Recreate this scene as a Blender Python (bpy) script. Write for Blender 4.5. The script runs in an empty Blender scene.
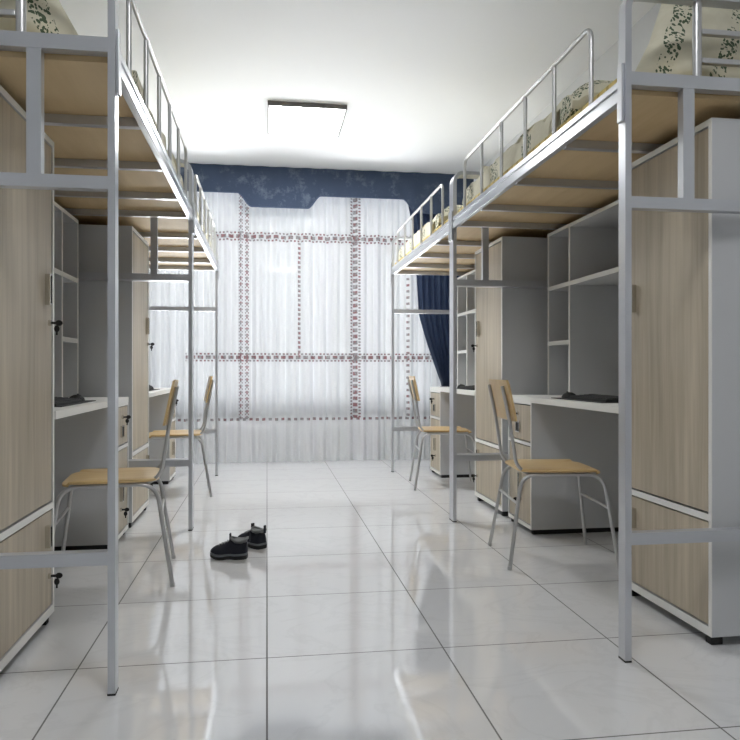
import bpy, bmesh, math, random
from mathutils import Vector, noise
S = bpy.context.scene
COL = S.collection
PI = math.pi

# ---------------------------------------------------------------- materials
def new_mat(name):
    m = bpy.data.materials.new(name); m.use_nodes = True
    nt = m.node_tree; nt.nodes.clear()
    out = nt.nodes.new('ShaderNodeOutputMaterial')
    return m, nt, out
def srgb(r, g, b):
    f = lambda c: (c/255/12.92) if c/255 <= .04045 else ((c/255+.055)/1.055)**2.4
    return (f(r), f(g), f(b), 1)
def principled(nt, out, col=(.8, .8, .8, 1), rough=.5, metal=0., **kw):
    b = nt.nodes.new('ShaderNodeBsdfPrincipled')
    b.inputs['Base Color'].default_value = col
    b.inputs['Roughness'].default_value = rough
    b.inputs['Metallic'].default_value = metal
    for k, v in kw.items(): b.inputs[k].default_value = v
    nt.links.new(b.outputs[0], out.inputs[0])
    return b
def coords(nt, scale, kind='Object'):
    tc = nt.nodes.new('ShaderNodeTexCoord'); mp = nt.nodes.new('ShaderNodeMapping')
    mp.inputs['Scale'].default_value = scale
    nt.links.new(tc.outputs[kind], mp.inputs[0])
    return mp.outputs[0]
def math_node(nt, op, a, b=None, c=None, clamp=False):
    n = nt.nodes.new('ShaderNodeMath'); n.operation = op; n.use_clamp = clamp
    for i, v in enumerate((a, b, c)):
        if v is None: continue
        if isinstance(v, (int, float)): n.inputs[i].default_value = v
        else: nt.links.new(v, n.inputs[i])
    return n.outputs[0]
def mix_col(nt, fac, a, b):
    n = nt.nodes.new('ShaderNodeMix'); n.data_type = 'RGBA'
    for sock, v in ((n.inputs[0], fac), (n.inputs[6], a), (n.inputs[7], b)):
        if isinstance(v, (int, float, tuple)): sock.default_value = v
        else: nt.links.new(v, sock)
    return n.outputs[2]
def plain(name, col, rough=.5, metal=0., var=.04, sc=12, **kw):
    m, nt, out = new_mat(name)
    b = principled(nt, out, col, rough, metal, **kw)
    n = nt.nodes.new('ShaderNodeTexNoise'); n.inputs['Scale'].default_value = sc
    nt.links.new(coords(nt, (1, 1, 1)), n.inputs['Vector'])
    dark = tuple(c*(1-var) for c in col[:3])+(1,)
    nt.links.new(mix_col(nt, n.outputs[0], dark, col), b.inputs['Base Color'])
    return m
def wood(name, c1, c2, axis='z', rough=.45, fine=60, bump=.02):
    m, nt, out = new_mat(name)
    b = principled(nt, out, c1, rough)
    s = {'z': (fine, fine, 1.6), 'y': (fine, 1.6, fine), 'x': (1.6, fine, fine)}[axis]
    n = nt.nodes.new('ShaderNodeTexNoise'); n.inputs['Scale'].default_value = 1.0
    n.inputs['Detail'].default_value = 6; n.inputs['Roughness'].default_value = .62
    n.inputs['Distortion'].default_value = .35
    nt.links.new(coords(nt, s), n.inputs['Vector'])
    n2 = nt.nodes.new('ShaderNodeTexNoise'); n2.inputs['Scale'].default_value = .22
    n2.inputs['Detail'].default_value = 3; n2.inputs['Distortion'].default_value = .8
    nt.links.new(coords(nt, s), n2.inputs['Vector'])
    f = math_node(nt, 'ADD', math_node(nt, 'MULTIPLY', n.outputs[0], .5), math_node(nt, 'MULTIPLY', n2.outputs[0], .5))
    r = nt.nodes.new('ShaderNodeMapRange'); r.inputs[1].default_value = .36; r.inputs[2].default_value = .64
    nt.links.new(f, r.inputs[0])
    nt.links.new(mix_col(nt, r.outputs[0], c2, c1), b.inputs['Base Color'])
    return m

M = {}
M['wall'] = plain('wall_paint', srgb(222, 223, 224), .8)
M['ceiling'] = plain('ceiling_paint', srgb(242, 243, 245), .85, 0, .01)
M['frame'] = plain('painted_steel', srgb(200, 202, 206), .28, .7, .03, 5)
M['tube'] = plain('tube_steel', srgb(192, 192, 192), .3, .55, .03, 5)
M['panel'] = plain('grey_board', srgb(198, 199, 200), .5, 0, .03, 6)
M['white'] = plain('white_board', srgb(232, 231, 226), .4, 0, .03)
M['door'] = wood('taupe_wood', srgb(196, 184, 163), srgb(158, 146, 126), 'z', .45, 34)
M['ply'] = wood('plywood', srgb(208, 184, 142), srgb(190, 164, 122), 'y', .6, 14)
M['seat'] = wood('seat_wood', srgb(212, 184, 132), srgb(198, 166, 114), 'x', .35, 30)
M['chrome'] = plain('chrome', srgb(215, 213, 208), .18, 1.)
M['black'] = plain('black_plastic', srgb(18, 18, 18), .65)
M['winframe'] = plain('window_frame_paint', srgb(110, 112, 114), .6)
M['rubber'] = plain('black_rubber', srgb(22, 22, 22), .7)
M['darkgrey'] = plain('dark_grey_plastic', srgb(40, 40, 39), .6)
M['shoe_fabric'] = plain('navy_fabric', srgb(22, 25, 38), .8, 0, .4, 60)
M['shoe_lining'] = plain('grey_lining', srgb(120, 122, 122), .9)
M['shoe_sole'] = plain('black_sole', srgb(16, 16, 18), .6)
M['shoe_mid'] = plain('grey_midsole', srgb(108, 112, 116), .6)
M['lampframe'] = plain('lamp_frame', srgb(110, 107, 104), .5, 0)

# lamp diffuser
m, nt, out = new_mat('lamp_diffuser')
e = nt.nodes.new('ShaderNodeEmission'); e.inputs[0].default_value = (.97, .985, 1, 1); e.inputs[1].default_value = 24
nt.links.new(e.outputs[0], out.inputs[0]); M['diffuser'] = m
m, nt, out = new_mat('fill_lamp_diffuser')  # weaker glow for the added fill lamp only
e = nt.nodes.new('ShaderNodeEmission'); e.inputs[0].default_value = (.97, .985, 1, 1); e.inputs[1].default_value = 10.5
nt.links.new(e.outputs[0], out.inputs[0]); M['diffuser_fill'] = m

# window glass
m, nt, out = new_mat('window_glass')
tr = nt.nodes.new('ShaderNodeBsdfTransparent'); gl = nt.nodes.new('ShaderNodeBsdfGlossy'); gl.inputs['Roughness'].default_value = .02
mx = nt.nodes.new('ShaderNodeMixShader'); mx.inputs[0].default_value = .06
nt.links.new(tr.outputs[0], mx.inputs[1]); nt.links.new(gl.outputs[0], mx.inputs[2]); nt.links.new(mx.outputs[0], out.inputs[0])
M['glass'] = m

# floor tiles: .555 x .59 polished porcelain, joints at x = k*.555, y = 2.19 + k*.59
m, nt, out = new_mat('polished_tile')
b = principled(nt, out, srgb(236, 236, 235), .09)
b.inputs['IOR'].default_value = 2.1
b.inputs['Specular IOR Level'].default_value = .75
tc = nt.nodes.new('ShaderNodeTexCoord'); sp = nt.nodes.new('ShaderNodeSeparateXYZ'); nt.links.new(tc.outputs['Object'], sp.inputs[0])
def joint(o, off, size, w):
    t = math_node(nt, 'ADD', o, off)
    t = math_node(nt, 'DIVIDE', t, size)
    t = math_node(nt, 'FRACT', t)
    t = math_node(nt, 'SUBTRACT', t, .5)
    t = math_node(nt, 'ABSOLUTE', t)
    return math_node(nt, 'GREATER_THAN', t, .5-w/size/2), t
jx, _ = joint(sp.outputs[0], 5.55, .555, .0048)
jy, _ = joint(sp.outputs[1], 5.90-2.19, .59, .0048)
j = math_node(nt, 'MAXIMUM', jx, jy)
v1 = nt.nodes.new('ShaderNodeTexNoise'); v1.inputs['Scale'].default_value = 2.2; v1.inputs['Detail'].default_value = 10.5
v1.inputs['Roughness'].default_value = .6; v1.inputs['Distortion'].default_value = 1.6
nt.links.new(coords(nt, (1, 1.3, 1)), v1.inputs['Vector'])
vein = math_node(nt, 'ABSOLUTE', math_node(nt, 'SUBTRACT', v1.outputs[0], .5))
mr = nt.nodes.new('ShaderNodeMapRange'); mr.inputs[1].default_value = 0; mr.inputs[2].default_value = .035; nt.links.new(vein, mr.inputs[0])
base = mix_col(nt, mr.outputs[0], srgb(217, 217, 217), srgb(222, 222, 222))
nt.links.new(mix_col(nt, j, base, srgb(62, 60, 56)), b.inputs['Base Color'])
nt.links.new(math_node(nt, 'ADD', .055, math_node(nt, 'MULTIPLY', j, .8)), b.inputs['Roughness'])
bn = nt.nodes.new('ShaderNodeTexNoise'); bn.inputs['Scale'].default_value = 9; bn.inputs['Detail'].default_value = 5; bn.inputs['Distortion'].default_value = .6
nt.links.new(coords(nt, (1, .6, 1)), bn.inputs['Vector'])
bp = nt.nodes.new('ShaderNodeBump'); bp.inputs['Strength'].default_value = .12; bp.inputs['Distance'].default_value = .004
nt.links.new(bn.outputs[0], bp.inputs['Height']); nt.links.new(bp.outputs[0], b.inputs['Normal'])
M['floor'] = m

# leafy bedding (stripe runs at fixed x or fixed y of the object)
def bedding(name, period, off, width, slant=None):
    m, nt, out = new_mat(name)
    b = principled(nt, out, srgb(196, 188, 158), .85)
    tc = nt.nodes.new('ShaderNodeTexCoord'); sp = nt.nodes.new('ShaderNodeSeparateXYZ'); nt.links.new(tc.outputs['Object'], sp.inputs[0])
    wob = nt.nodes.new('ShaderNodeTexNoise'); wob.inputs['Scale'].default_value = 7
    nt.links.new(tc.outputs['Object'], wob.inputs['Vector'])
    if slant is None: a = sp.outputs[1]
    else: a = math_node(nt, 'SUBTRACT', math_node(nt, 'ABSOLUTE', sp.outputs[0]), math_node(nt, 'MULTIPLY', math_node(nt, 'SUBTRACT', sp.outputs[2], 1.8), slant))
    t = math_node(nt, 'ADD', a, math_node(nt, 'MULTIPLY', wob.outputs[0], .03))
    t = math_node(nt, 'FRACT', math_node(nt, 'DIVIDE', math_node(nt, 'ADD', t, off+10*period), period))
    t = math_node(nt, 'ABSOLUTE', math_node(nt, 'SUBTRACT', t, .5))
    band = math_node(nt, 'LESS_THAN', t, width/2)
    leaf = None
    for sc, rx in ((85, .6), (140, -.7)):
        vr = nt.nodes.new('ShaderNodeVectorRotate'); vr.rotation_type = 'EULER_XYZ'; vr.inputs['Rotation'].default_value = (rx, rx*.7, rx)
        nt.links.new(tc.outputs['Object'], vr.inputs['Vector'])
        mp = nt.nodes.new('ShaderNodeMapping'); mp.inputs['Scale'].default_value = (1, .5, .5); nt.links.new(vr.outputs[0], mp.inputs[0])
        vo = nt.nodes.new('ShaderNodeTexVoronoi'); vo.inputs['Scale'].default_value = sc
        nt.links.new(mp.outputs[0], vo.inputs['Vector'])
        l_ = math_node(nt, 'LESS_THAN', vo.outputs['Distance'], .40)
        leaf = l_ if leaf is None else math_node(nt, 'MAXIMUM', leaf, l_)
    n = nt.nodes.new('ShaderNodeTexNoise'); n.inputs['Scale'].default_value = 40; nt.links.new(tc.outputs['Object'], n.inputs['Vector'])
    leaf = math_node(nt, 'MULTIPLY', leaf, math_node(nt, 'GREATER_THAN', n.outputs[0], .42))
    c = mix_col(nt, n.outputs[0], srgb(203, 198, 176), srgb(214, 210, 190))
    c = mix_col(nt, math_node(nt, 'MULTIPLY', leaf, band), c, mix_col(nt, n.outputs[0], srgb(48, 66, 44), srgb(92, 108, 84)))
    nt.links.new(c, b.inputs['Base Color'])
    bn = nt.nodes.new('ShaderNodeTexNoise'); bn.inputs['Scale'].default_value = 9; bn.inputs['Detail'].default_value = 3
    nt.links.new(tc.outputs['Object'], bn.inputs['Vector'])
    bp = nt.nodes.new('ShaderNodeBump'); bp.inputs['Strength'].default_value = .5; bp.inputs['Distance'].default_value = .02
    nt.links.new(bn.outputs[0], bp.inputs['Height']); nt.links.new(bp.outputs[0], b.inputs['Normal'])
    return m
M['quilt'] = bedding('leaf_border_quilt', .42, .10, .26)
M['pillow'] = bedding('leaf_border_pillow', .19, .19*.5-.205, .30, .42)
# woven mat with crosses
m, nt, out = new_mat('woven_mat')
b = principled(nt, out, srgb(190, 166, 90), .8)
ch = nt.nodes.new('ShaderNodeTexChecker'); ch.inputs['Scale'].default_value = 22
mp = coords(nt, (1, 1, 1)); rot = nt.nodes.new('ShaderNodeVectorRotate'); rot.inputs['Angle'].default_value = PI/4
rot.inputs['Axis'].default_value = (0, 0, 1)
nt.links.new(mp, rot.inputs['Vector']); nt.links.new(rot.outputs[0], ch.inputs['Vector'])
ch.inputs['Color1'].default_value = srgb(206, 184, 112); ch.inputs['Color2'].default_value = srgb(170, 150, 84)
nt.links.new(ch.outputs[0], b.inputs['Base Color']); M['mat'] = m

# navy velvet
m, nt, out = new_mat('navy_damask')
b = principled(nt, out, srgb(52, 74, 108), .75)
b.inputs['Sheen Weight'].default_value = .3
n = nt.nodes.new('ShaderNodeTexNoise'); n.inputs['Scale'].default_value = 7; n.inputs['Detail'].default_value = 9; n.inputs['Roughness'].default_value = .75
nt.links.new(coords(nt, (1, 1, 1)), n.inputs['Vector'])
r = nt.nodes.new('ShaderNodeMapRange'); r.inputs[1].default_value = .52; r.inputs[2].default_value = .72; nt.links.new(n.outputs[0], r.inputs[0])
nt.links.new(mix_col(nt, r.outputs[0], srgb(52, 68, 94), srgb(112, 124, 142)), b.inputs['Base Color']); M['navy'] = m
M['navy_plain'] = plain('navy_cloth', srgb(70, 86, 114), .7, 0, .2, 20)

# sheer curtain with embroidered bands
m, nt, out = new_mat('embroidered_sheer')
tc = nt.nodes.new('ShaderNodeTexCoord'); sp = nt.nodes.new('ShaderNodeSeparateXYZ'); nt.links.new(tc.outputs['Object'], sp.inputs[0])
X, Z = sp.outputs[0], sp.outputs[2]
def band(o, a, b_):
    return math_node(nt, 'MULTIPLY', math_node(nt, 'GREATER_THAN', o, a), math_node(nt, 'LESS_THAN', o, b_))
def cells(o, size, duty, off=0.):
    t = math_node(nt, 'FRACT', math_node(nt, 'DIVIDE', math_node(nt, 'ADD', o, 20*size+off), size))
    return math_node(nt, 'LESS_THAN', math_node(nt, 'ABSOLUTE', math_node(nt, 'SUBTRACT', t, .5)), duty/2)
def vband(x0, w, z0, z1):
    edges = math_node(nt, 'MAXIMUM', band(X, x0, x0+w*.22), band(X, x0+w*.78, x0+w))
    mid = math_node(nt, 'MULTIPLY', band(X, x0+w*.30, x0+w*.70), cells(Z, .06, .62, .02))
    a = math_node(nt, 'MAXIMUM', math_node(nt, 'MULTIPLY', edges, cells(Z, .03, .5)), mid)
    return math_node(nt, 'MULTIPLY', a, band(Z, z0, z1))
def hband(z0, w, x0, x1):
    edges = math_node(nt, 'MAXIMUM', band(Z, z0, z0+w*.2), band(Z, z0+w*.8, z0+w))
    mid = math_node(nt, 'MULTIPLY', band(Z, z0+w*.3, z0+w*.7), cells(X, .07, .66, .02))
    a = math_node(nt, 'MAXIMUM', math_node(nt, 'MULTIPLY', edges, cells(X, .035, .55)), mid)
    return math_node(nt, 'MULTIPLY', a, band(X, x0, x1))
pats = [vband(-.262, .036, .42, 2.6), vband(-.205, .036, .42, 2.6), vband(.795, .1, .42, 2.6), hband(2.105, .085, -.75, 1.55), hband(.965, .08, -.75, 1.62),
        math_node(nt, 'MULTIPLY', math_node(nt, 'MULTIPLY', band(X, .292, .318), cells(Z, .045, .6)), band(Z, 1.0, 2.1)),
        math_node(nt, 'MULTIPLY', math_node(nt, 'MULTIPLY', band(X, 1.345, 1.37), cells(Z, .06, .4)), band(Z, .42, 2.1)),
        math_node(nt, 'MULTIPLY', math_node(nt, 'MULTIPLY', band(Z, .405, .43), cells(X, .06, .5)), band(X, -1.3, 1.6))]
p = pats[0]
for q in pats[1:]: p = math_node(nt, 'MAXIMUM', p, q)
nz = nt.nodes.new('ShaderNodeTexNoise'); nz.inputs['Scale'].default_value = 30; nt.links.new(tc.outputs['Object'], nz.inputs['Vector'])
p = math_node(nt, 'MULTIPLY', p, math_node(nt, 'MULTIPLY', math_node(nt, 'ADD', nz.outputs[0], .5), .95), clamp=True)
# small sprigs everywhere, denser lace low down
vo = nt.nodes.new('ShaderNodeTexVoronoi'); vo.inputs['Scale'].default_value = 26; nt.links.new(tc.outputs['Object'], vo.inputs['Vector'])
sprig = math_node(nt, 'LESS_THAN', vo.outputs['Distance'], .26)
dens = nt.nodes.new('ShaderNodeMapRange'); dens.inputs[1].default_value = 1.5; dens.inputs[2].default_value = .5; dens.inputs[3].default_value = .10; dens.inputs[4].default_value = .5
nt.links.new(Z, dens.inputs[0])
sprig = math_node(nt, 'MULTIPLY', sprig, dens.outputs[0])
c = mix_col(nt, sprig, srgb(226, 227, 228), srgb(168, 169, 168))
c = mix_col(nt, p, c, mix_col(nt, math_node(nt, 'GREATER_THAN', nz.outputs[0], .53), srgb(112, 106, 106), srgb(132, 98, 101)))
df = nt.nodes.new('ShaderNodeBsdfDiffuse'); tl = nt.nodes.new('ShaderNodeBsdfTranslucent')
nt.links.new(c, df.inputs[0]); nt.links.new(c, tl.inputs[0])
mx = nt.nodes.new('ShaderNodeMixShader'); mx.inputs[0].default_value = .08
nt.links.new(df.outputs[0], mx.inputs[1]); nt.links.new(tl.outputs[0], mx.inputs[2]); tp = nt.nodes.new('ShaderNodeBsdfTransparent'); m2 = nt.nodes.new('ShaderNodeMixShader')      # open weave
nt.links.new(math_node(nt, 'MULTIPLY', .38, math_node(nt, 'SUBTRACT', 1, math_node(nt, 'MAXIMUM', p, sprig))), m2.inputs[0])
nt.links.new(mx.outputs[0], m2.inputs[1]); nt.links.new(tp.outputs[0], m2.inputs[2])
nt.links.new(m2.outputs[0], out.inputs[0])
M['sheer'] = m

# ---------------------------------------------------------------- geometry helpers
class MB:
    def __init__(s): s.bm = bmesh.new(); s.sx = 1
    def box(s, x0, x1, y0, y1, z0, z1, bev=0.):
        if x0 > x1: x0, x1 = x1, x0
        if y0 > y1: y0, y1 = y1, y0
        vs = [s.bm.verts.new((x, y, z)) for x in (x0, x1) for y in (y0, y1) for z in (z0, z1)]
        fs = [s.bm.faces.new([vs[i] for i in f]) for f in ((0, 1, 3, 2), (4, 6, 7, 5), (0, 4, 5, 1), (2, 3, 7, 6), (0, 2, 6, 4), (1, 5, 7, 3))]
        if bev:
            es = list({e for f in fs for e in f.edges})
            bmesh.ops.bevel(s.bm, geom=es, offset=bev, segments=2, affect='EDGES', profile=.5)
        return s
    def sweep(s, pts, prof, closed_prof=True, up=None, cap=True):
        """sweep a 2d profile [(a,b)] along 3d points"""
        pts = [Vector(p) for p in pts]; rings = []
        n = len(pts)
        t0 = (pts[1]-pts[0]).normalized()
        ref = Vector(up) if up else (Vector((0, 0, 1)) if abs(t0.z) < .9 else Vector((1, 0, 0)))
        nrm = (ref - t0*ref.dot(t0)).normalized()
        prev = t0
        for i, p in enumerate(pts):
            if i == 0: t = t0
            elif i == n-1: t = (pts[-1]-pts[-2]).normalized()
            else: t = ((pts[i+1]-p).normalized()+(p-pts[i-1]).normalized()).normalized()
            q = prev.rotation_difference(t); nrm = (q @ nrm); nrm = (nrm - t*nrm.dot(t)).normalized(); prev = t
            bi = t.cross(nrm)
            rings.append([s.bm.verts.new(p + nrm*a + bi*b_) for a, b_ in prof])
        m_ = len(prof)
        for i in range(n-1):
            for k in range(m_):
                k2 = (k+1) % m_
                s.bm.faces.new((rings[i][k], rings[i][k2], rings[i+1][k2], rings[i+1][k]))
        if cap:
            s.bm.faces.new(rings[0][::-1]); s.bm.faces.new(rings[-1])
        return s
    def tube(s, pts, r, seg=10):
        return s.sweep(pts, [(r*math.cos(2*PI*k/seg), r*math.sin(2*PI*k/seg)) for k in range(seg)])
    def rings(s, rs, cap=True):
        R = [[s.bm.verts.new(p) for p in r] for r in rs]; m_ = len(rs[0])
        for i in range(len(R)-1):
            for k in range(m_):
                s.bm.faces.new((R[i][k], R[i][(k+1) % m_], R[i+1][(k+1) % m_], R[i+1][k]))
        if cap: s.bm.faces.new(R[0][::-1]); s.bm.faces.new(R[-1])
        return s
    def done(s, name, mat, parent=None, smooth=False, mirror=1):
        if mirror < 0:
            for v in s.bm.verts: v.co.x = -v.co.x
        bmesh.ops.recalc_face_normals(s.bm, faces=s.bm.faces)
        if smooth:
            for f in s.bm.faces: f.smooth = True
        me = bpy.data.meshes.new(name); s.bm.to_mesh(me); s.bm.free()
        if smooth:
            try: me.set_sharp_from_angle(angle=math.radians(40))
            except Exception: pass
        me.materials.append(M[mat] if isinstance(mat, str) else mat)
        o = bpy.data.objects.new(name, me); COL.objects.link(o)
        if parent: o.parent = parent
        return o
def fillet(pts, r, seg=6):
    """round the corners of a 3d polyline"""
    pts = [Vector(p) for p in pts]; out = [pts[0]]
    for i in range(1, len(pts)-1):
        a, b_, c_ = pts[i-1], pts[i], pts[i+1]
        rr = min(r, (a-b_).length*.48, (c_-b_).length*.48)
        p0 = b_+(a-b_).normalized()*rr; p1 = b_+(c_-b_).normalized()*rr
        for k in range(seg+1):
            t = k/seg
            out.append(p0*(1-t)**2+b_*2*t*(1-t)+p1*t*t)
    out.append(pts[-1]); return out
def thing(name, label, cat, loc=(0, 0, 0), rz=0., group=None):
    o = bpy.data.objects.new(name, None); COL.objects.link(o); o.empty_display_size = .1
    o.location = loc; o.rotation_euler = (0, 0, rz); o['label'] = label; o['category'] = cat
    if group: o['group'] = group
    return o
def tag(o, label, cat, group=None, kind=None):
    o['label'] = label; o['category'] = cat
    if group: o['group'] = group
    if kind: o['kind'] = kind
    return o
def struct(name, mb, mat, parent=None, **k):
    o = mb.done(name, mat, parent, **k); o['kind'] = 'structure'; return o
def copy_tree(o, parent=None, loc=None, rz=None, label=None):
    c_ = o.copy(); COL.objects.link(c_)
    if parent: c_.parent = parent
    for ch_ in list(o.children): copy_tree(ch_, c_)
    if loc is not None: c_.location = loc
    if rz is not None: c_.rotation_euler = (0, 0, rz)
    if label: c_['label'] = label
    return c_

# ---------------------------------------------------------------- room
XL, XR, YN, YF, ZC = -1.335, 1.99, -1.1, 6.95, 2.775
FR, FL = 1.405, -.748            # cupboard fronts
PR, PL = 1.071, -.408          # aisle posts (outer faces towards the aisle)
struct('floor', MB().box(XL-.2, XR+.2, YN-.2, YF+.2, -.1, 0), 'floor')
struct('ceiling', MB().box(XL-.2, XR+.2, YN-.2, YF+.2, ZC, ZC+.1), 'ceiling')
struct('wall_left', MB().box(XL-.15, XL, YN, YF, 0, ZC), 'wall')
struct('wall_right', MB().box(XR, XR+.15, YN, YF, 0, ZC), 'wall')
WX0, WX1, WZ0, WZ1 = -1.15, 1.80, .42, 2.68
w = MB(); w.box(XL-.15, XR+.15, YF, YF+.2, 0, WZ0); w.box(XL-.15, XR+.15, YF, YF+.2, WZ1, ZC)
w.box(XL-.15, WX0, YF, YF+.2, WZ0, WZ1); w.box(WX1, XR+.15, YF, YF+.2, WZ0, WZ1)
struct('wall_back', w, 'wall')
# near wall, behind the viewer, with the entrance door
w = MB(); w.box(XL-.15, XR+.15, YN-.15, YN, 2.1, ZC); w.box(XL-.15, -.1, YN-.15, YN, 0, 2.1); w.box(.8, XR+.15, YN-.15, YN, 0, 2.1)
struct('wall_front', w, 'wall')
struct('door_1', MB().box(-.095, .795, YN-.1, YN-.05, .005, 2.095, .004), plain('door_paint', srgb(120, 112, 102), .5))
w = MB()
w.box(WX0, WX0+.05, YF+.06, YF+.12, WZ0, WZ1); w.box(WX1-.05, WX1, YF+.06, YF+.12, WZ0, WZ1)
w.box(WX0+.05, WX1-.05, YF+.06, YF+.12, WZ0, WZ0+.05); w.box(WX0+.05, WX1-.05, YF+.06, YF+.12, WZ1-.05, WZ1)
for x in (-.17, .80): w.box(x-.02, x+.02, YF+.06, YF+.12, WZ0+.05, WZ1-.05)
win = struct('window_1', w, 'winframe')
struct('window_pane', MB().box(WX0+.05, WX1-.05, YF+.085, YF+.095, WZ0+.05, WZ1-.05), 'glass', win)

# ceiling lamp
def ceiling_lamp(y0, label, glow='diffuser'):
    t = thing('ceiling_lamp', label, 'lamp', (.285, y0+.31, ZC), group='square ceiling panel lamps')
    fr = MB(); a, b_ = .280, .305
    fr.box(-a, a, -b_, -b_+.012, -.032, 0); fr.box(-a, a, b_-.012, b_, -.032, 0)
    fr.box(-a, -a+.012, -b_+.012, b_-.012, -.032, 0); fr.box(a-.012, a, -b_+.012, b_-.012, -.032, 0)
    fr.done('lamp_frame', 'lampframe', t)
    MB().box(-a+.012, a-.012, -b_+.012, b_-.012, -.028, -.004).done('diffuser', glow, t)
    return t
ceiling_lamp(4.99, 'square white panel lamp flush on the ceiling above the aisle, towards the window')
ceiling_lamp(.6, 'square white panel lamp added out of view as fill for the near end', 'diffuser_fill')  # no known fixture here: added out of frame to brighten the near end

# ---------------------------------------------------------------- curtains
YS = 6.755
bm = bmesh.new()
nx, nz_ = 520, 12
grid = []
random.seed(3)
ph = [random.uniform(0, 6.28) for _ in range(6)]
def sheer_y(x, t):
    return .026*math.sin(x*44+ph[0]+1.2*math.sin(x*5+ph[1]))*(0.65+.35*t) + .012*math.sin(x*97+ph[2]+t*.7) + .01*math.sin(x*19+ph[3]+t)
for i in range(nx+1):
    x = XL+.03 + (1.72-XL-.03)*i/nx
    col = []
    for k in range(nz_+1):
        z = .012 + (2.70-.012)*k/nz_
        t = 1-k/nz_
        col.append(bm.verts.new((x, YS+sheer_y(x, t), z)))
    grid.append(col)
for i in range(nx):
    for k in range(nz_): bm.faces.new((grid[i][k], grid[i+1][k], grid[i+1][k+1], grid[i][k+1]))
for f in bm.faces: f.smooth = True
me = bpy.data.meshes.new('sheer_curtain'); bm.to_mesh(me); bm.free(); me.materials.append(M['sheer'])
o = bpy.data.objects.new('sheer_curtain', me); COL.objects.link(o)
tag(o, 'white sheer curtain with burgundy embroidered bands hanging from ceiling to floor', 'curtain')

# valance: rounded steps along the lower edge
def valance_low(x):
    def sm(a, b_, t):
        t = max(0, min(1, (t-a)/(b_-a))); return t*t*(3-2*t)
    z = 2.520
    z -= .125*sm(-.27, -.14, x)
    z += .12*sm(.375, .50, x)
    if x > 1.28: z -= .13*sm(1.28, 1.42, x)
    if x < -.95: z -= .1*sm(-.95, -1.1, x) if False else 0
    return z
bm = bmesh.new(); n = 220; A = []
for i in range(n+1):
    x = XL+.01+(XR-.01-XL-.01)*i/n
    y = 6.605+.006*math.sin(x*30)
    zl = valance_low(x)
    A.append([bm.verts.new((x, y, zl)), bm.verts.new((x, y, (zl+ZC)/2)), bm.verts.new((x, y, ZC-.003)),
              bm.verts.new((x, y+.02, ZC-.003)), bm.verts.new((x, y+.02, zl))])
for i in range(n):
    for k in range(5): bm.faces.new((A[i][k], A[i+1][k], A[i+1][(k+1) % 5], A[i][(k+1) % 5]))
bm.faces.new(A[0]); bm.faces.new(A[-1][::-1])
mb = MB(); mb.bm.free(); mb.bm = bm
val = mb.done('valance', 'navy'); tag(val, 'navy blue damask valance with a stepped curved lower edge under the ceiling', 'valance')
mb = MB(); mb.tube([(XL+.01+(XR-XL-.02)*i/n, 6.602, valance_low(XL+.01+(XR-XL-.02)*i/n)) for i in range(n+1)], .006, 6)
mb.done('piping', 'navy_plain', val, smooth=True)

# tied-back drape on the right
dr = thing('side_drape', 'navy blue pleated side drape gathered by a tieback at the right of the window', 'curtain', (1.70, 6.668, 0))
prof = [(2.68, 1.33, 1.96), (2.5, 1.34, 1.96), (2.2, 1.40, 1.96), (1.82, 1.425, 1.95), (1.42, 1.45, 1.93), (1.15, 1.53, 1.91), (.95, 1.60, 1.88), (.80, 1.655, 1.83), (.74, 1.68, 1.80),
        (.70, 1.68, 1.80), (.55, 1.665, 1.84), (.3, 1.66, 1.87), (.02, 1.655, 1.88)]
def lerp_prof(z):
    for a, b_ in zip(prof, prof[1:]):
        if z <= a[0] and z >= b_[0]:
            t = (a[0]-z)/(a[0]-b_[0]); return a[1]+(b_[1]-a[1])*t, a[2]+(b_[2]-a[2])*t
    return prof[-1][1:]
bm = bmesh.new(); G = []; nu, nv = 120, 60
for k in range(nv+1):
    z = 2.67-(2.655)*k/nv; x0, x1 = lerp_prof(z); row = []
    amp = .022
    for i in range(nu+1):
        u = i/nu
        row.append(bm.verts.new((x0+(x1-x0)*u-1.70, amp*math.sin(u*2*PI*9+.4*math.sin(z*2))-.0 - .008*math.sin(PI*u), z)))
    G.append(row)
back = []
for k in range(nv):
    for i in range(nu): bm.faces.new((G[k][i], G[k][i+1], G[k+1][i+1], G[k+1][i]))
for f in bm.faces: f.smooth = True
bmesh.ops.solidify(bm, geom=bm.faces[:], thickness=.004)
mb = MB(); mb.bm.free(); mb.bm = bm; mb.done('drape_cloth', 'navy_plain', dr)
mb = MB(); mb.tube([(.04+.075*math.cos(a), -.01+.05*math.sin(a), .725+.012*math.cos(a)) for a in [2*PI*k/24 for k in range(25)]], .013, 8)
mb.done('tieback', plain('tieback_cloth', srgb(36, 44, 62), .7), dr, smooth=True)

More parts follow.
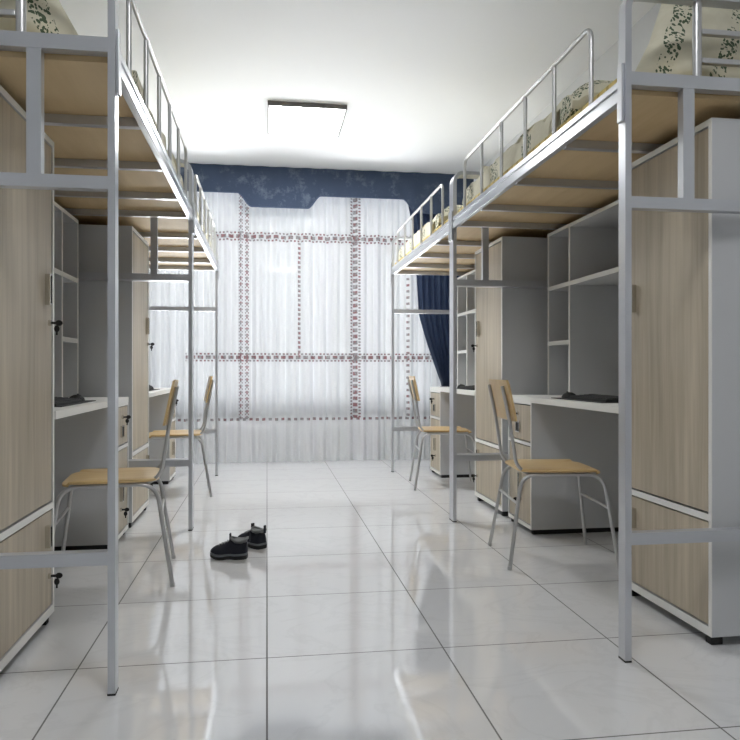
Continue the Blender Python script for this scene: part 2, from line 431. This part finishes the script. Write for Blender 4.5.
# ---------------------------------------------------------------- loft beds  (local: x 0 = aisle face, +x to the wall, y 0 = near end)
L, W = 2.030, .900
TW, TD = .020, .042            # tube: across, along
BZ = 1.79                      # top of end bars
def rect(w_, d_): return [(-w_/2, -d_/2), (w_/2, -d_/2), (w_/2, d_/2), (-w_/2, d_/2)]
def loft_bed(sx):
    t = thing('loft_bed', '', 'bed', group='metal loft beds along both walls')
    for ye in (TD/2, L-TD/2):
        y0, y1 = ye-TD/2, ye+TD/2
        h = MB()                                    # one bent tube: post - arch - post
        path = fillet([(TW/2, ye, 0.006), (TW/2, ye, 2.034), (W-TW/2, ye, 2.034), (W-TW/2, ye, 0.006)], .06, 8)
        h.sweep(path, rect(TW, TD), up=(1, 0, 0))
        h.done('end_hoop', 'frame', t, mirror=sx, smooth=True)
        f1 = MB()
        f1.box(TW, W-TW, y0+.004, y1-.004, BZ-.040, BZ)
        f1.done('end_rail', 'frame', t, mirror=sx)
        MB().box(TW, W-TW, y0+.004, y1-.004, 1.377, 1.412).done('crossbar', 'frame', t, mirror=sx)
        MB().box(TW, W-TW, y0+.004, y1-.004, .354, .390).done('lower_crossbar', 'frame', t, mirror=sx)
        for xs in (TW/2, W-TW/2):
            MB().box(xs-.011, xs+.011, y0, y1, 0, .006, .001).done('foot_cap', 'darkgrey', t, mirror=sx)
        if ye > 1: continue
        for xs in (.193, W-.193-.037):
            MB().box(xs, xs+.037, y0+.006, y1-.006, 1.412, BZ-.040).done('strut', 'frame', t, mirror=sx)
        for xs in (.248, W-.248):
            MB().tube([(xs, ye, BZ), (xs, ye, 2.024)], .0135, 12).done('ladder_post', 'tube', t, mirror=sx, smooth=True)
        for z in (1.843, 1.932):
            MB().box(.248+.012, W-.248-.012, ye-.010, ye+.010, z-.008, z+.009, .003).done('ladder_rung', 'tube', t, mirror=sx)
    # side rails: stepped channel
    for (xa, s_) in ((0, 1), (W, -1)):
        r_ = MB()
        r_.box(xa+s_*.002, xa+s_*.020, TD, L-TD, 1.708, 1.772, .0015)
        r_.box(xa-s_*.004, xa+s_*.002, TD, L-TD, 1.752, 1.772, .001)
        r_.box(xa-s_*.004, xa+s_*.002, TD, L-TD, 1.708, 1.738, .001)
        r_.done('side_rail', 'frame', t, mirror=sx)
    for yy in (.006, L-.034):
        MB().box(-.009, -.0005, yy, yy+.030, 1.640, 1.815, .002).done('connector_plate', 'frame', t, mirror=sx)
    # cross members and deck
    for yy in (.47, .985, 1.49, 1.90):
        MB().box(.02, W-.02, yy, yy+.030, 1.705, 1.735).done('deck_bearer', 'frame', t, mirror=sx)
    MB().box(.021, W-.021, TD+.002, L-TD-.002, 1.736, 1.754).done('bed_board', 'ply', t, mirror=sx)
    # guard rail
    gy = (.25, .56, .865, 1.17, 1.475, 1.785)
    g = MB(); g.tube(fillet([(.011, gy[0], 1.772), (.011, gy[0], 2.045), (.011, gy[-1], 2.045), (.011, gy[-1], 1.772)], .05, 6), .0085, 10)
    gr_ = g.done('guard_rail', 'tube', t, mirror=sx, smooth=True)
    for y_ in gy[1:-1]:
        MB().tube([(.011, y_, 1.772), (.011, y_, 2.040)], .0085, 10).done('baluster', 'tube', gr_, mirror=sx, smooth=True)
    return t
def mat_pad(sx):
    mb = MB(); mb.box(.0235, W-.0235, .05, L-.05, 1.7545, 1.812, .008)
    return mb.done('sleeping_mat', 'mat', mirror=sx)
def ss(a, b_, t):
    t = max(0, min(1, (t-a)/(b_-a))); return t*t*(3-2*t)
def quilt(sx, seed):
    """long rumpled quilt: lumpy body with a folded-over loop at the near end"""
    random.seed(seed); off = random.uniform(0, 50)
    def top(y):
        lump = .022*abs(math.sin((y-.42)*PI/.31))**.7
        return (.140+1.3*lump)*(1-.12*ss(1.3, 1.95, y))
    out_ = []
    N = 60
    for i in range(N+1):                       # far -> near along the top
        y = 1.93-(1.93-.75)*i/N
        h_ = top(y)*ss(1.97, 1.86, y) if y > 1.86 else top(y)
        out_.append((y, max(h_, .01)))
    # hump and curl
    hump = [(y_+.13, z_*1.0) for y_, z_ in ((.60, .125), (.56, .150), (.50, .168), (.43, .172), (.37, .158), (.325, .130), (.305, .095), (.315, .055), (.35, .025), (.39, .006),
            (.42, .006), (.40, .030), (.375, .062), (.375, .092), (.40, .116), (.44, .122), (.48, .110), (.51, .080), (.52, .045), (.53, .012))]
    out_ += hump
    out_.append((.67, .0)); 
    for k in range(12): out_.append((.70+1.2*k/11, 0))
    bm = bmesh.new(); st = 30; R = []
    for k in range(st+1):
        u = k/st
        e = (1-abs(2*u-1)**7)**(1/2.0) if 0 < u < 1 else 0
        e = max(e, .62)
        ring = []
        for (y, z) in out_:
            x = .038+.66*u
            nn = noise.noise(Vector((x*6+off, y*7, z*6)))
            n2 = noise.noise(Vector((x*17+off, y*17, z*9)))
            zz = 1.8130 + (z*e)*(1+.16*nn*1.0+.05*n2) if z > .004 else 1.8130
            cy = 1.2
            yy = cy+(y-cy)*(.96+.04*e)+.02*nn*(1 if z > .01 else 0)
            xx = x + .02*noise.noise(Vector((y*5+off, z*9, u)))*(1 if z > 0.01 else .5) + (.012 if False else 0)
            ring.append(bm.verts.new((max(xx, .034), yy, zz)))
        R.append(ring)
    m_ = len(out_)
    for k in range(st):
        for i in range(m_): bm.faces.new((R[k][i], R[k][(i+1) % m_], R[k+1][(i+1) % m_], R[k+1][i]))
    bm.faces.new(R[0][::-1]); bm.faces.new(R[-1])
    bmesh.ops.triangulate(bm, faces=[f for f in bm.faces if len(f.verts) > 4])
    mb = MB(); mb.bm.free(); mb.bm = bm
    return mb.done('quilt', 'quilt', mirror=sx, smooth=True)
def pillow(sx, seed):
    bm = bmesh.new(); nu, nv = 40, 28; off = seed*3.7
    def P_(u, v, side):
        # u along x', v up; u,v in -1..1
        eu = (1-abs(u)**3.2); ev = (1-abs(v)**3.0)
        th = .082*(max(eu, 0)**.5)*(max(ev, 0)**.5)
        pinch = 1-.06*(1-abs(v))**1.0
        xl = .108+.085*(v+1)
        xr = .80
        x = (xl+xr)/2+(xr-xl)/2*u*(1-.05*(1-abs(v)))
        z = 1.813+.178*(v+1)*(1-.05*(1-abs(u)))
        nn = noise.noise(Vector((u*3+off, v*3, side)))
        y = .205+.05*((v+1)/2) + side*(th*(1+.35*nn)) - .0
        return (x, max(y, .062), z)
    for side in (-1, 1):
        g = [[bm.verts.new(P_(-1+2*i/nu, -1+2*k/nv, side)) for k in range(nv+1)] for i in range(nu+1)]
        for i in range(nu):
            for k in range(nv): bm.faces.new((g[i][k], g[i+1][k], g[i+1][k+1], g[i][k+1]))
    bmesh.ops.remove_doubles(bm, verts=bm.verts, dist=.0004)
    mb = MB(); mb.bm.free(); mb.bm = bm
    return mb.done('pillow', 'pillow', mirror=sx, smooth=True)

for (sx, px, side) in ((1, PR, 'right'), (-1, PL, 'left')):
    protos = None
    for bi, y0 in enumerate((1.995, 4.027)):
        where = 'nearest' if bi == 0 else 'farther'
        loc = (px, y0, 0)
        if protos is None:
            protos = [loft_bed(sx), mat_pad(sx), quilt(sx, 5+sx), pillow(sx, 3+sx)]
            objs = protos
            for q in objs: q.location = loc
        else:
            objs = [copy_tree(q, None, loc) for q in protos]
        tail = {('right', 0): 'nearest bed on the right', ('right', 1): 'right-hand bed by the navy drape',
                ('left', 0): 'nearest bed on the left', ('left', 1): 'left-hand bed nearest the window'}[(side, bi)]
        desc = {('right', 0): 'grey steel loft bed on tall posts, the nearest on the right wall',
                ('right', 1): 'grey steel loft bed on tall posts beside the navy drape at right',
                ('left', 0): 'grey steel loft bed on tall posts, the nearest on the left wall',
                ('left', 1): 'grey steel loft bed on tall posts, left wall by the sheer curtain'}[(side, bi)]
        objs[0]['label'] = desc
        tag(objs[1], 'yellow woven sleeping mat on the '+tail, 'mat', 'woven mats on the beds')
        tag(objs[2], 'rumpled cream quilt with leafy border on the '+tail, 'quilt', 'leaf-patterned quilts on the beds')
        tag(objs[3], 'cream leaf-striped pillow standing at the near end of the '+tail, 'pillow', 'leaf-patterned pillows on the beds')

# ---------------------------------------------------------------- furniture (local: x 0 = front face, +x to wall, y 0 = near side)
def handle(mb_parent, y, z, h_, sx):
    b_ = MB(); d = .018
    b_.box(-d, 0, y-.012, y-.009, z-h_/2, z+h_/2); b_.box(-d, 0, y+.009, y+.012, z-h_/2, z+h_/2)
    b_.box(-d, 0, y-.009, y+.009, z-h_/2, z-h_/2+.004); b_.box(-d, 0, y-.009, y+.009, z+h_/2-.004, z+h_/2)
    hd = b_.done('handle', 'chrome', mb_parent, mirror=sx)
    MB().box(-.004, 0, y-.009, y+.009, z-h_/2+.004, z+h_/2-.004).done('recess', 'darkgrey', hd, mirror=sx)
def lock(parent, y, z, sx):
    b_ = MB(); b_.tube([(0, y, z), (-.010, y, z)], .010, 16)
    lk = b_.done('lock', 'chrome', parent, mirror=sx, smooth=True)
    k = MB(); k.box(-.024, -.010, y-.003, y+.003, z-.004, z+.004)
    k.rings([[(-.022-.012+.012*math.cos(a), y+dy, z+.010*math.sin(a)) for a in [2*PI*i/12 for i in range(12)]] for dy in (-.002, .002)])
    k.rings([[(-.028+.009*math.cos(a), y+dy, z-.020+.012*math.sin(a)) for a in [2*PI*i/12 for i in range(12)]] for dy in (-.005, -.002)])
    k.box(-.031, -.025, y-.005, y-.002, z-.042, z-.030)
    k.done('key', 'black', parent, mirror=sx)
def wood_door(t, name, y0, y1, z0, z1, sx, hz=None, hh=.10, lz=None, hy=None, ly=None):
    fr = MB(); e = .006
    d = MB().box(.0, .017, y0+e, y1-e, z0+e, z1-e, .0008).done(name, 'door', t, mirror=sx)
    if hz: handle(d, hy, hz, hh, sx)
    if lz: lock(d, ly, lz, sx)
    return d
D = .55
def wardrobe(sx):
    t = thing('wardrobe', '', 'wardrobe', group='wardrobes under the beds')
    w_, z0, z1, e = .565, .032, 1.690, .016
    c_ = MB()
    c_.box(-.001, D, 0, e, z0, z1); c_.box(-.001, D, w_-e, w_, z0, z1)
    c_.box(-.001, D, e, w_-e, z1-.02, z1); c_.box(-.001, D, e, w_-e, z0, z0+.028); c_.box(-.001, D, e, w_-e, .402, .420)
    c_.box(D-.01, D, e, w_-e, z0+.028, .402); c_.box(D-.01, D, e, w_-e, .420, z1-.02)
    body = c_.done('carcass', 'panel', t, mirror=sx)
    ed = MB(); q = .003
    ed.box(-q, -.001, 0, e, z0, z1); ed.box(-q, -.001, w_-e, w_, z0, z1)
    ed.box(-q, -.001, e, w_-e, z1-.02, z1); ed.box(-q, -.001, e, w_-e, z0, z0+.028); ed.box(-q, -.001, e, w_-e, .400, .422)
    ed.done('edge_trim', 'white', body, mirror=sx)
    wood_door(t, 'door', e, w_-e, .422, z1-.02, sx, 1.16, .105, 1.048, w_-.085, w_-.055)
    wood_door(t, 'lower_door', e, w_-e, z0+.028, .400, sx, .315, .075, .172, w_-.085, w_-.055)
    for y in (.02, w_-.05):
        for x in (.01, D-.05):
            MB().box(x, x+.04, y, y+.03, 0, z0).done('foot', 'rubber', t, mirror=sx)
    return t
def pedestal(sx):
    t = thing('drawer_pedestal', '', 'cabinet', group='pedestal cabinets under the desks')
    w_, z0, z1, e = .365, .026, .709, .012
    c_ = MB()
    c_.box(-.001, D, 0, e, z0, z1); c_.box(-.001, D, w_-e, w_, z0, z1)
    c_.box(-.001, D, e, w_-e, z1-.012, z1); c_.box(-.001, D, e, w_-e, z0, z0+.02); c_.box(-.001, D, e, w_-e, .476, .490)
    c_.box(D-.01, D, e, w_-e, z0+.02, .476); c_.box(D-.01, D, e, w_-e, .490, z1-.012)
    body = c_.done('carcass', 'panel', t, mirror=sx)
    ed = MB(); q = .003
    ed.box(-q, -.001, 0, e, z0, z1); ed.box(-q, -.001, w_-e, w_, z0, z1)
    ed.box(-q, -.001, e, w_-e, z1-.012, z1); ed.box(-q, -.001, e, w_-e, z0, z0+.02); ed.box(-q, -.001, e, w_-e, .474, .492)
    ed.done('edge_trim', 'white', body, mirror=sx)
    d = wood_door(t, 'drawer', e, w_-e, .492, z1-.012, sx, lz=.640, ly=w_/2+.02)
    p_ = MB(); yc, zc, s_ = w_/2+.02, .566, .030
    p_.box(-.008, 0, yc-s_, yc-s_+.005, zc-s_, zc+s_); p_.box(-.008, 0, yc+s_-.005, yc+s_, zc-s_, zc+s_)
    p_.box(-.008, 0, yc-s_+.005, yc+s_-.005, zc-s_, zc-s_+.006); p_.box(-.008, 0, yc-s_+.005, yc+s_-.005, zc+s_-.006, zc+s_)
    pu = p_.done('handle', 'chrome', d, mirror=sx)
    MB().box(-.003, 0, yc-s_+.005, yc+s_-.005, zc-s_+.006, zc+s_-.006).done('recess', 'darkgrey', pu, mirror=sx)
    wood_door(t, 'door', e, w_-e, z0+.02, .474, sx, .262, .105, .166, w_-.205, w_-.205)
    for y in (.008, w_-.038):
        MB().box(.012, D-.015, y, y+.03, 0, z0, .002).done('skid', 'rubber', t, mirror=sx)
    return t
DL = 1.332      # desk length, wardrobe to pedestal far side
def desktop(sx):
    return MB().box(-.004, .553, 0, DL, .709, .739, .0015).done('desktop', 'white', mirror=sx)
def bookshelf(sx):
    """open hutch standing on the desktop; x 0 = its front"""
    t = thing('bookshelf', '', 'shelf', group='bookshelves above the desks')
    z0, z1, d, e = .739, 1.690, .318, .018
    yd = DL-.31
    c_ = MB()
    c_.box(0, d, 0, e, z0, z1); c_.box(0, d, DL-e, DL, z0, z1)
    c_.box(0, d, e, DL-e, z1-e, z1); c_.box(d-.008, d, e, DL-e, z0, z1-e)
    c_.done('carcass', 'panel', t, mirror=sx)
    MB().box(0, d-.008, yd, yd+e, z0, z1-e).done('divider', 'panel', t, mirror=sx)
    MB().box(0, d-.008, e, yd, 1.352, 1.372).done('shelf_board', 'panel', t, mirror=sx)
    for z in (1.352, 1.030):
        MB().box(0, d-.008, yd+e, DL-e, z, z+.020).done('shelf_board', 'panel', t, mirror=sx)
    ed = MB(); q = .0025
    ed.box(-q, 0, 0, e, z0, z1); ed.box(-q, 0, DL-e, DL, z0, z1); ed.box(-q, 0, yd, yd+e, z0, z1-e); ed.box(-q, 0, e, DL-e, z1-e, z1)
    ed.box(-q, 0, e, yd, 1.350, 1.374); ed.box(-q, 0, yd+e, DL-e, 1.350, 1.374); ed.box(-q, 0, yd+e, DL-e, 1.028, 1.052)
    ed.done('edge_trim', 'white', t, mirror=sx)
    return t
def desk_mat(sx): return MB().box(0, .26, 0, .56, .739, .7425, .001).done('desk_mat', 'black', mirror=sx)
def keyboard(sx):
    t = thing('keyboard', '', 'keyboard', group='keyboards on the desks')
    b_ = MB(); b_.rings([[(0, y, 0), (.135, y, 0), (.135, y, .020), (0, y, .010)] for y in (0, .40)])
    b_.done('body', 'black', t, mirror=sx)
    k = MB()
    for r_ in range(5):
        for c_ in range(15):
            x = .008+r_*.0245; y = .008+c_*.0258; z = .0105+.010*x/.135
            k.box(x, x+.020, y, y+.022, z, z+.005)
    kk = k.done('keys', 'darkgrey', t, mirror=sx); kk['kind'] = 'stuff'
    return t
def mouse(sx):
    rs = []
    for i in range(9):
        u = i/8; r_ = math.sin(PI*(.06+.88*u))**.5
        rs.append([(.035*r_*math.cos(a), (u-.5)*.11, max(0, .030*r_*math.sin(a))) for a in [PI*j/10 for j in range(11)]])
    b_ = MB(); b_.rings(rs)
    o = b_.done('computer_mouse', 'black', mirror=sx, smooth=True)
    MB().box(-.003, .003, .018, .032, .026, .033, .001).done('scroll_wheel', 'darkgrey', o)
    return o

def chair(sx):
    """local: +x faces the desk, origin = floor centre"""
    t = thing('study_chair', '', 'chair', group='wooden study chairs at the desks')
    hz = .414; r_ = .0088
    for s_ in (-1, 1):
        a = MB()      # front leg - under-seat runner - rear leg
        path = fillet([(.245, s_*.225, .004), (.190, s_*.175, hz), (-.180, s_*.170, hz), (-.245, s_*.222, .004)], .075, 8)
        a.tube(path, r_, 10)
        lg = a.done('leg_frame', 'tube', t, mirror=1, smooth=True)
        for xx, yy in ((.245, s_*.225), (-.245, s_*.222)):
            MB().tube([(xx, yy, 0), (xx-.001*math.copysign(1, xx), yy-.001*s_, .016)], .0105, 10).done('foot_cap', 'tube', lg)
        b_ = MB()     # back upright curving forward under the seat
        path = fillet([(-.263, s_*.150, .812), (-.229, s_*.151, .650), (-.200, s_*.152, .455), (-.150, s_*.155, hz+.0), (-.02, s_*.160, hz)], .06, 6)
        b_.tube(path, .0078, 10)
        b_.done('back_upright', 'tube', t, smooth=True)
    for x, z, hy in ((.210, .265, .193), (-.200, .285, .187)):
        MB().tube([(x, -hy, z), (x, hy, z)], .006, 8).done('stretcher', 'tube', t, smooth=True)
    # seat: rounded slightly dished board
    def outline(n_=48, grow=0.):
        out_ = []
        for i in range(n_):
            a = 2*PI*i/n_; c_, s2 = math.cos(a), math.sin(a)
            ex = .28
            x = math.copysign(abs(c_)**ex, c_)*.190; y = math.copysign(abs(s2)**ex, s2)*(.192-.012*(c_ < 0)*abs(c_))
            out_.append((x, y))
        return out_
    ol = outline(); rs = []
    for (sc, z) in ((.97, .424), (1, .427), (1, .435), (.97, .438), (.6, .435), (.2, .433)):
        rs.append([(x*sc+.0, y*sc, z-(.010 if x > .16 and sc > .9 else 0)) for x, y in ol])
    MB().rings(rs).done('seat', 'seat', t, smooth=True)
    # backrest: curved board
    bk = MB(); rs = []
    nx_, nzz = 16, 10
    front, back_ = [], []
    bmk = bk.bm
    def bp(u, v, th):
        z = .655+.185*v; y = (u*2-1)*.204
        # rounded corners
        k_ = max(0, abs(v-.5)*2-.75)/.25
        y *= 1-.06*k_*k_
        x = -.224-.040*v + .014*(2*u-1)**2 + th
        return (x, y, z)
    g = {}
    for th in (-.005, .005):
        for i in range(nx_+1):
            for k in range(nzz+1): g[(th, i, k)] = bmk.verts.new(bp(i/nx_, k/nzz, th))
    for i in range(nx_):
        for k in range(nzz):
            bmk.faces.new((g[(-.005, i, k)], g[(-.005, i+1, k)], g[(-.005, i+1, k+1)], g[(-.005, i, k+1)]))
            bmk.faces.new((g[(.005, i, k)], g[(.005, i, k+1)], g[(.005, i+1, k+1)], g[(.005, i+1, k)]))
    for i in range(nx_):
        for k in (0, nzz): bmk.faces.new((g[(-.005, i, k)], g[(.005, i, k)], g[(.005, i+1, k)], g[(-.005, i+1, k)]))
    for k in range(nzz):
        for i in (0, nx_): bmk.faces.new((g[(-.005, i, k)], g[(.005, i, k)], g[(.005, i, k+1)], g[(-.005, i, k+1)]))
    bk.done('backrest', 'seat', t, smooth=True)
    return t

YB = (2.0, 4.0)
for (sx, fx, side) in ((1, FR, 'right'), (-1, FL, 'left')):
    P0 = [wardrobe(sx), pedestal(sx), desktop(sx), bookshelf(sx), desk_mat(sx), keyboard(sx), mouse(sx)]
    for bi, yb in enumerate(YB):
        dy = .066 if bi == 0 else .088
        w0 = yb+dy
        d0 = w0+(.582 if bi == 0 else .570)                                  # desk starts after the wardrobe
        ped = d0+DL-.365
        locs = [(fx, w0, 0), (fx, ped, 0), (fx, d0, 0), (fx+sx*(.242 if sx > 0 else .258), d0, 0), (fx+sx*.05, d0+.27, 0),
                (fx+sx*.075, d0+.28, .7425), (fx+sx*.10, d0+.68, .7425)]
        objs = P0 if bi == 0 else [copy_tree(q) for q in P0]
        for q, l in zip(objs, locs): q.location = l
        # the mouse sits on the mat
        objs[6].location = (fx+sx*.12, d0+.76, .7425)
        pos = {('right', 0): 'nearest bed on the right', ('right', 1): 'right-hand bed by the navy drape',
               ('left', 0): 'nearest bed on the left', ('left', 1): 'left-hand bed by the sheer curtain'}[(side, bi)]
        objs[0]['label'] = 'tall taupe wood-front wardrobe under the '+pos
        objs[1]['label'] = 'low pedestal cabinet with lockable drawer, desk under the '+pos
        tag(objs[2], 'white desktop of the desk under the '+pos, 'desk', 'white desktops under the beds')
        objs[3]['label'] = 'open grey bookshelf on the desk under the '+pos
        tag(objs[4], 'thin black desk mat on the desk under the '+pos, 'mat', 'desk mats')
        objs[5]['label'] = 'black keyboard on the desk under the '+pos
        tag(objs[6], 'black mouse beyond the keyboard, desk under the '+pos, 'mouse', 'computer mice on the desks')

ch = chair(1)
spots = [((1.332, 3.190), -.115, 'wooden chair with grey tubular legs at the right-hand desk nearest the viewer'),
         ((-.652, 3.165), PI+.115, 'wooden chair with grey tubular legs at the left-hand desk, nearest the viewer'),
         ((1.345, 5.270), -.115, 'wooden chair on tubular legs at the right-hand desk by the navy drape'),
         ((-.655, 5.225), PI+.115, 'wooden chair on tubular legs at the left-hand desk by the sheer curtain')]
for i, ((x, y), rz, lab) in enumerate(spots):
    c_ = ch if i == 0 else copy_tree(ch)
    c_.location = (x, y, 0); c_.rotation_euler = (0, 0, rz); c_['label'] = lab

# ---------------------------------------------------------------- shoes
def shoe(sx):
    """local: toe at +x, sole on z=0, length .205"""
    t = thing('sneaker', '', 'shoe', group='pair of dark sneakers on the floor')
    Ls = .174
    def half(u):    # plan half widths (inner, outer) at u = 0 heel .. 1 toe
        w_ = .030+.008*math.sin(PI*min(1, u*1.15))+.010*ss(.35, .75, u)
        if u < .10: w_ *= math.sqrt(max(0, 1-((.10-u)/.10)**2))*.5+.5
        if u > .82: w_ *= math.sqrt(max(0.0, 1-((u-.82)/.185)**2))
        return max(w_, .004)
    def bend(u): return .006*math.sin(PI*u)
    us = [0, .02, .06, .12, .2, .3, .4, .5, .6, .7, .8, .87, .93, .97, 1]
    n_ = 20
    # outsole
    def slab(z0f, z1f, grow, name, mat, par):
        rs = []
        for u in us:
            h_ = half(u)+grow; y0 = bend(u); x = (u-.42)*Ls*(1+2*grow)
            a0, a1 = z0f(u), z1f(u)
            rs.append([(x, y0-h_*.94, a0), (x, y0-h_, a0+(a1-a0)*.3), (x, y0-h_, a1), (x, y0, a1+.001), (x, y0+h_, a1), (x, y0+h_, a0+(a1-a0)*.3), (x, y0+h_*.94, a0), (x, y0, a0)])
        return MB().rings(rs).done(name, mat, par, mirror=sx, smooth=True)
    lift = lambda u: .010*ss(.75, 1, u)+.004*math.sin(PI*ss(.25, .65, u))
    slab(lambda u: lift(u), lambda u: .012+.006*(1-u)+lift(u), .003, 'outsole', 'shoe_sole', t)
    slab(lambda u: .012+.006*(1-u)+lift(u), lambda u: .021+.007*(1-u)+lift(u)*.9, .0035, 'midsole', 'shoe_mid', t)
    # upper: cross-section rings
    def topz(u):
        return [(.0, .078), (.06, .088), (.15, .080), (.28, .074), (.40, .084), (.5, .080), (.62, .070), (.75, .062), (.88, .055), (.95, .047), (1, .034)]
    def tz(u):
        tb = topz(u)
        for a, b_ in zip(tb, tb[1:]):
            if a[0] <= u <= b_[0]: return a[1]+(b_[1]-a[1])*ss(a[0], b_[0], u)
        return tb[-1][1]
    rs = []
    for u in us:
        h_ = half(u); y0 = bend(u); x = (u-.42)*Ls; z0 = .026+lift(u)*.8; z1 = tz(u)
        open_ = .0
        ring = []
        for k in range(13):
            a = PI*k/12; cc = math.cos(a); s2 = math.sin(a)
            wv = math.copysign(abs(cc)**.6, cc)
            taper = 1-.28*(abs(s2)**1.5)
            ring.append((x, y0+h_*wv*taper if k not in (0, 12) else y0+h_*wv, z0+(z1-z0)*s2**.8))
        rs.append(ring)
    up = MB().rings(rs).done('upper', 'shoe_fabric', t, mirror=sx, smooth=True)
    # padded collar around the ankle opening, and lining inside
    ring = []
    for k in range(25):
        a = 2*PI*k/24
        x = (-.22*Ls)+.040*math.cos(a); y = .003+.029*math.sin(a)
        z = .088+.012*math.cos(a)**2*1.0 - .004
        ring.append((x, y, z))
    MB().tube(ring, .006, 8).done('collar', 'shoe_lining', t, mirror=sx, smooth=True)
    MB().rings([[(x*1+0, y, z-.004) for x, y, z in ring[:-1]], [(-.22*Ls+(x+.22*Ls)*.8, .003+(y-.003)*.7, .072) for x, y, z in ring[:-1]]]).done('lining', 'shoe_lining', t, mirror=sx)
    # pull tabs
    MB().box(-.22*Ls-.049, -.22*Ls-.044, -.005, .009, .078, .118, .002).done('heel_tab', 'shoe_fabric', t, mirror=sx)
    MB().box(-.22*Ls+.042, -.22*Ls+.048, -.008, .012, .080, .116, .002).done('tongue', 'shoe_fabric', t, mirror=sx)
    l_ = MB()
    for i in range(4):
        x = -.22*Ls+.055+i*.013; zz = tz((x/Ls)+.42)+.0015
        l_.tube([(x, -.016, zz-.003), (x+.003, .003, zz+.002), (x, .022, zz-.003)], .0022, 6)
    l_.done('laces', 'shoe_lining', t, mirror=sx, smooth=True)
    return t
s1 = shoe(1); s1.location = (-.164, 3.385, 0); s1.rotation_euler = (0, 0, PI-.20)
s1['label'] = 'dark navy sneaker with grey collar, the left one with its toe pointing left'
s2 = shoe(-1); s2.location = (-.068, 3.585, 0); s2.rotation_euler = (0, 0, -.85)
s2['label'] = 'dark navy sneaker partly behind the other, heel turned towards the viewer'

# ---------------------------------------------------------------- light
wd = bpy.data.worlds.new('World'); S.world = wd; wd.use_nodes = True
bg = wd.node_tree.nodes['Background']; bg.inputs[0].default_value = (.80, .88, 1, 1); bg.inputs[1].default_value = .18
def area(name, loc, rot, sx_, sy_, power, col):
    l = bpy.data.lights.new(name, 'AREA'); l.shape = 'RECTANGLE'; l.size = sx_; l.size_y = sy_; l.energy = power; l.color = col
    o = bpy.data.objects.new(name, l); COL.objects.link(o); o.location = loc; o.rotation_euler = rot; return o
area('outside_fill_far', (.33, YF+5.2, -1.25), (-math.radians(140), 0, 0), 9, 3.0, 1500, (.95, .98, 1))  # added unseen uplight: daylight stand-in that brightens the ceiling, no ground modelled
area('outside_fill_near', ((WX0+WX1)/2, YF+1.5, -.45), (-math.radians(150), 0, 0), 4.5, 2.2, 25, (.95, .98, 1))  # weaker added uplight just outside the window, there is no balcony
S.view_settings.view_transform = 'Standard'; S.view_settings.look = 'None'
S.view_settings.exposure = 1.08; S.view_settings.gamma = 1; S.view_settings.use_curve_mapping = False
S.cycles.max_bounces = 10; S.cycles.diffuse_bounces = 6; S.cycles.glossy_bounces = 5
S.cycles.transparent_max_bounces = 12
S.cycles.sample_clamp_indirect = 6

# ---------------------------------------------------------------- camera
cam = bpy.data.cameras.new('Camera'); co = bpy.data.objects.new('Camera', cam); COL.objects.link(co)
cam.sensor_width = 36; cam.lens = 36*705/740; cam.clip_start = .02
co.location = (0, 0, .885); co.rotation_euler = (PI/2, 0, -math.atan(103/705))
S.camera = co
